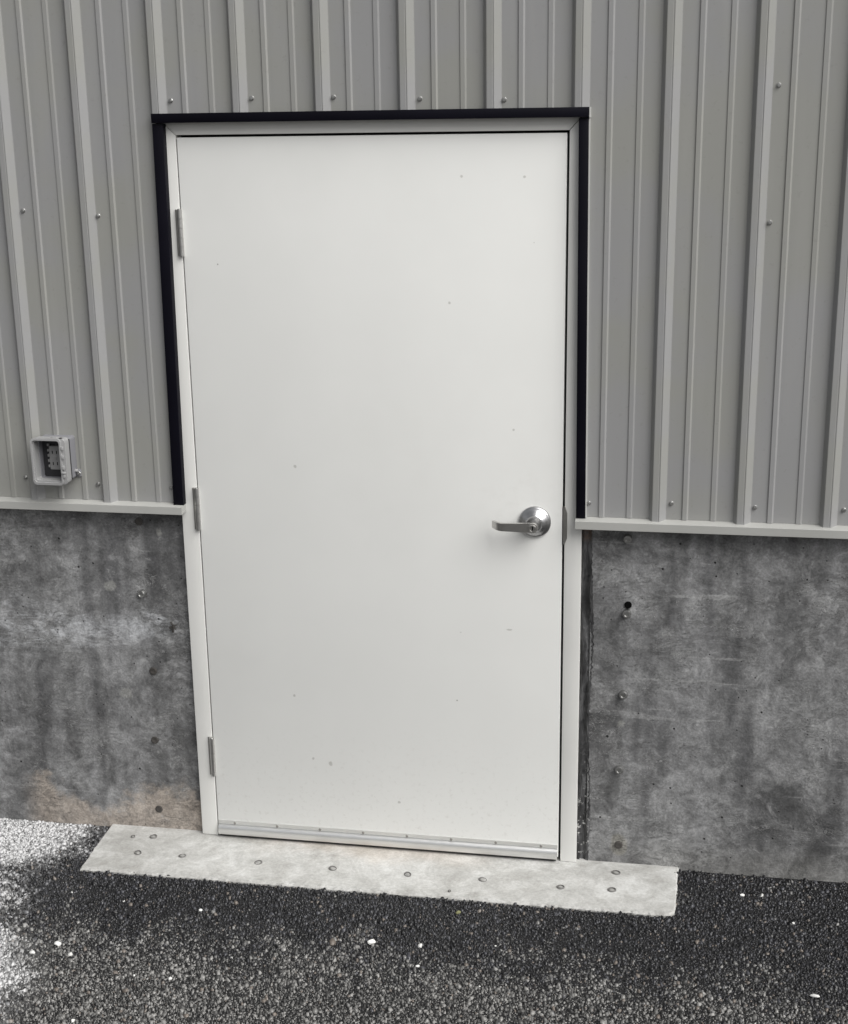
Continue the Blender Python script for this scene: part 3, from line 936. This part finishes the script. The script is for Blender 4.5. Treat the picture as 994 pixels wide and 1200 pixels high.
for zc in (1.180, 1.204, 1.236, 1.262):
    box('hinge_lug', BX1 - 0.0125, BX1 - 0.004, BY - 0.004, BY + 0.003, zc - 0.006, zc + 0.006, M['plastic'], ob, 0.0014)
box('latch_tab', BX1 - 0.013, BX1 - 0.001, BY - 0.007, BY + 0.004, 1.187, 1.1915, M['plastic'], ob, 0.0012)
box('side_seam', BX1 - 0.002, BX1 + 0.0008, -0.054, -0.0485, BZ0 + 0.008, BZ1 - 0.006, M['plastic_dark'], ob)
box('mounting_ear', BX1 - 0.003, BX1 + 0.012, PAN_Y - 0.008, PAN_Y - 0.0006, 1.160, 1.182, M['plastic_side'], ob, 0.002)
o = link('screw', scr, None, ob)
o.location = Vector((BX1 + 0.006, PAN_Y - 0.008, 1.170)) - ob.location
bm = lathe_bm([(0.005, 0), (0.005, 0.006), (0.004, 0.008), (0, 0.008)], (BX1 - 0.001, -0.022, 1.180), (1, 0, 0), 14)
link('side_plug', fin(bm, 40), M['plastic'], ob)
box('top_catch', -0.415, -0.395, -0.070, -0.060, BZ1 - 0.001, BZ1 + 0.003, M['plastic'], ob, 0.001)
box('top_catch', -0.386, -0.378, -0.078, -0.068, BZ1 - 0.001, BZ1 + 0.0022, M['plastic_dark'], ob, 0.0008)

# ------------------------------------------------------------------ loose stones on the asphalt
def pebble(name, x, y, sx, sy, sz, seed, mat, label, group='loose pale stones on the asphalt'):
    rnd = random.Random(seed)
    bm = bmesh.new()
    bmesh.ops.create_icosphere(bm, subdivisions=2, radius=1)
    sx, sy, sz = sx * 0.78, sy * 0.78, sz * 0.78
    dirs = [Vector((rnd.uniform(-1, 1), rnd.uniform(-1, 1), rnd.uniform(-1, 1))).normalized() for _ in range(9)]
    cut = [rnd.uniform(0.62, 0.95) for _ in dirs]
    for v in bm.verts:
        for d, c in zip(dirs, cut):
            e = v.co.dot(d) - c
            if e > 0: v.co -= d * e
        v.co = Vector((v.co.x * sx, v.co.y * sy, v.co.z * sz))
    o = link(name, fin(bm), mat)
    o.location = (x, y, -0.0075 + sz * 0.75)
    o.rotation_euler = (rnd.uniform(-.2, .2), rnd.uniform(-.2, .2), rnd.uniform(-.5, .5))
    return tag(o, label, 'stone', group)
pebble('white_stone', 0.598, -0.502, 0.0165, 0.012, 0.009, 1, M['pebble'], 'largest bright white stone, lying on the asphalt below the middle of the step')
pebble('white_stone', 1.607, -0.101, 0.0105, 0.006, 0.005, 2, M['pebble'], 'small white stone chip nearest the wall, right of the step')
pebble('white_stone', 1.770, -0.562, 0.0180, 0.0065, 0.005, 3, M['pebble'], 'flat elongated white stone chip at the lower right of the asphalt')
pebble('white_stone', -0.253, -0.642, 0.0140, 0.012, 0.009, 4, M['pebble'], 'pointed white stone on the dark asphalt at the lower left')
pebble('white_stone', -0.305, -0.691, 0.0105, 0.011, 0.008, 5, M['pebble'], 'rounded pale stone just left of the pointed white stone')
pebble('white_stone', 0.744, -0.589, 0.0085, 0.0055, 0.004, 6, M['pebble'], 'small oval white stone to the right of the largest white stone')
pebble('white_stone', 1.741, -0.228, 0.0055, 0.0055, 0.004, 7, M['pebble'], 'tiny round white stone on black asphalt in front of the right wall')
pebble('white_stone', 0.108, -0.746, 0.0075, 0.007, 0.005, 8, M['pebble'], 'small round white stone at the bottom, right of the pointed stone')
pebble('white_stone', 0.080, -0.417, 0.0080, 0.007, 0.005, 9, M['pebble'], 'small white stone close to the left half of the step edge')
pebble('olive_stone', 0.811, -0.318, 0.0110, 0.010, 0.007, 10, M['olive'], 'olive green stone on the asphalt touching the front edge of the step', None)
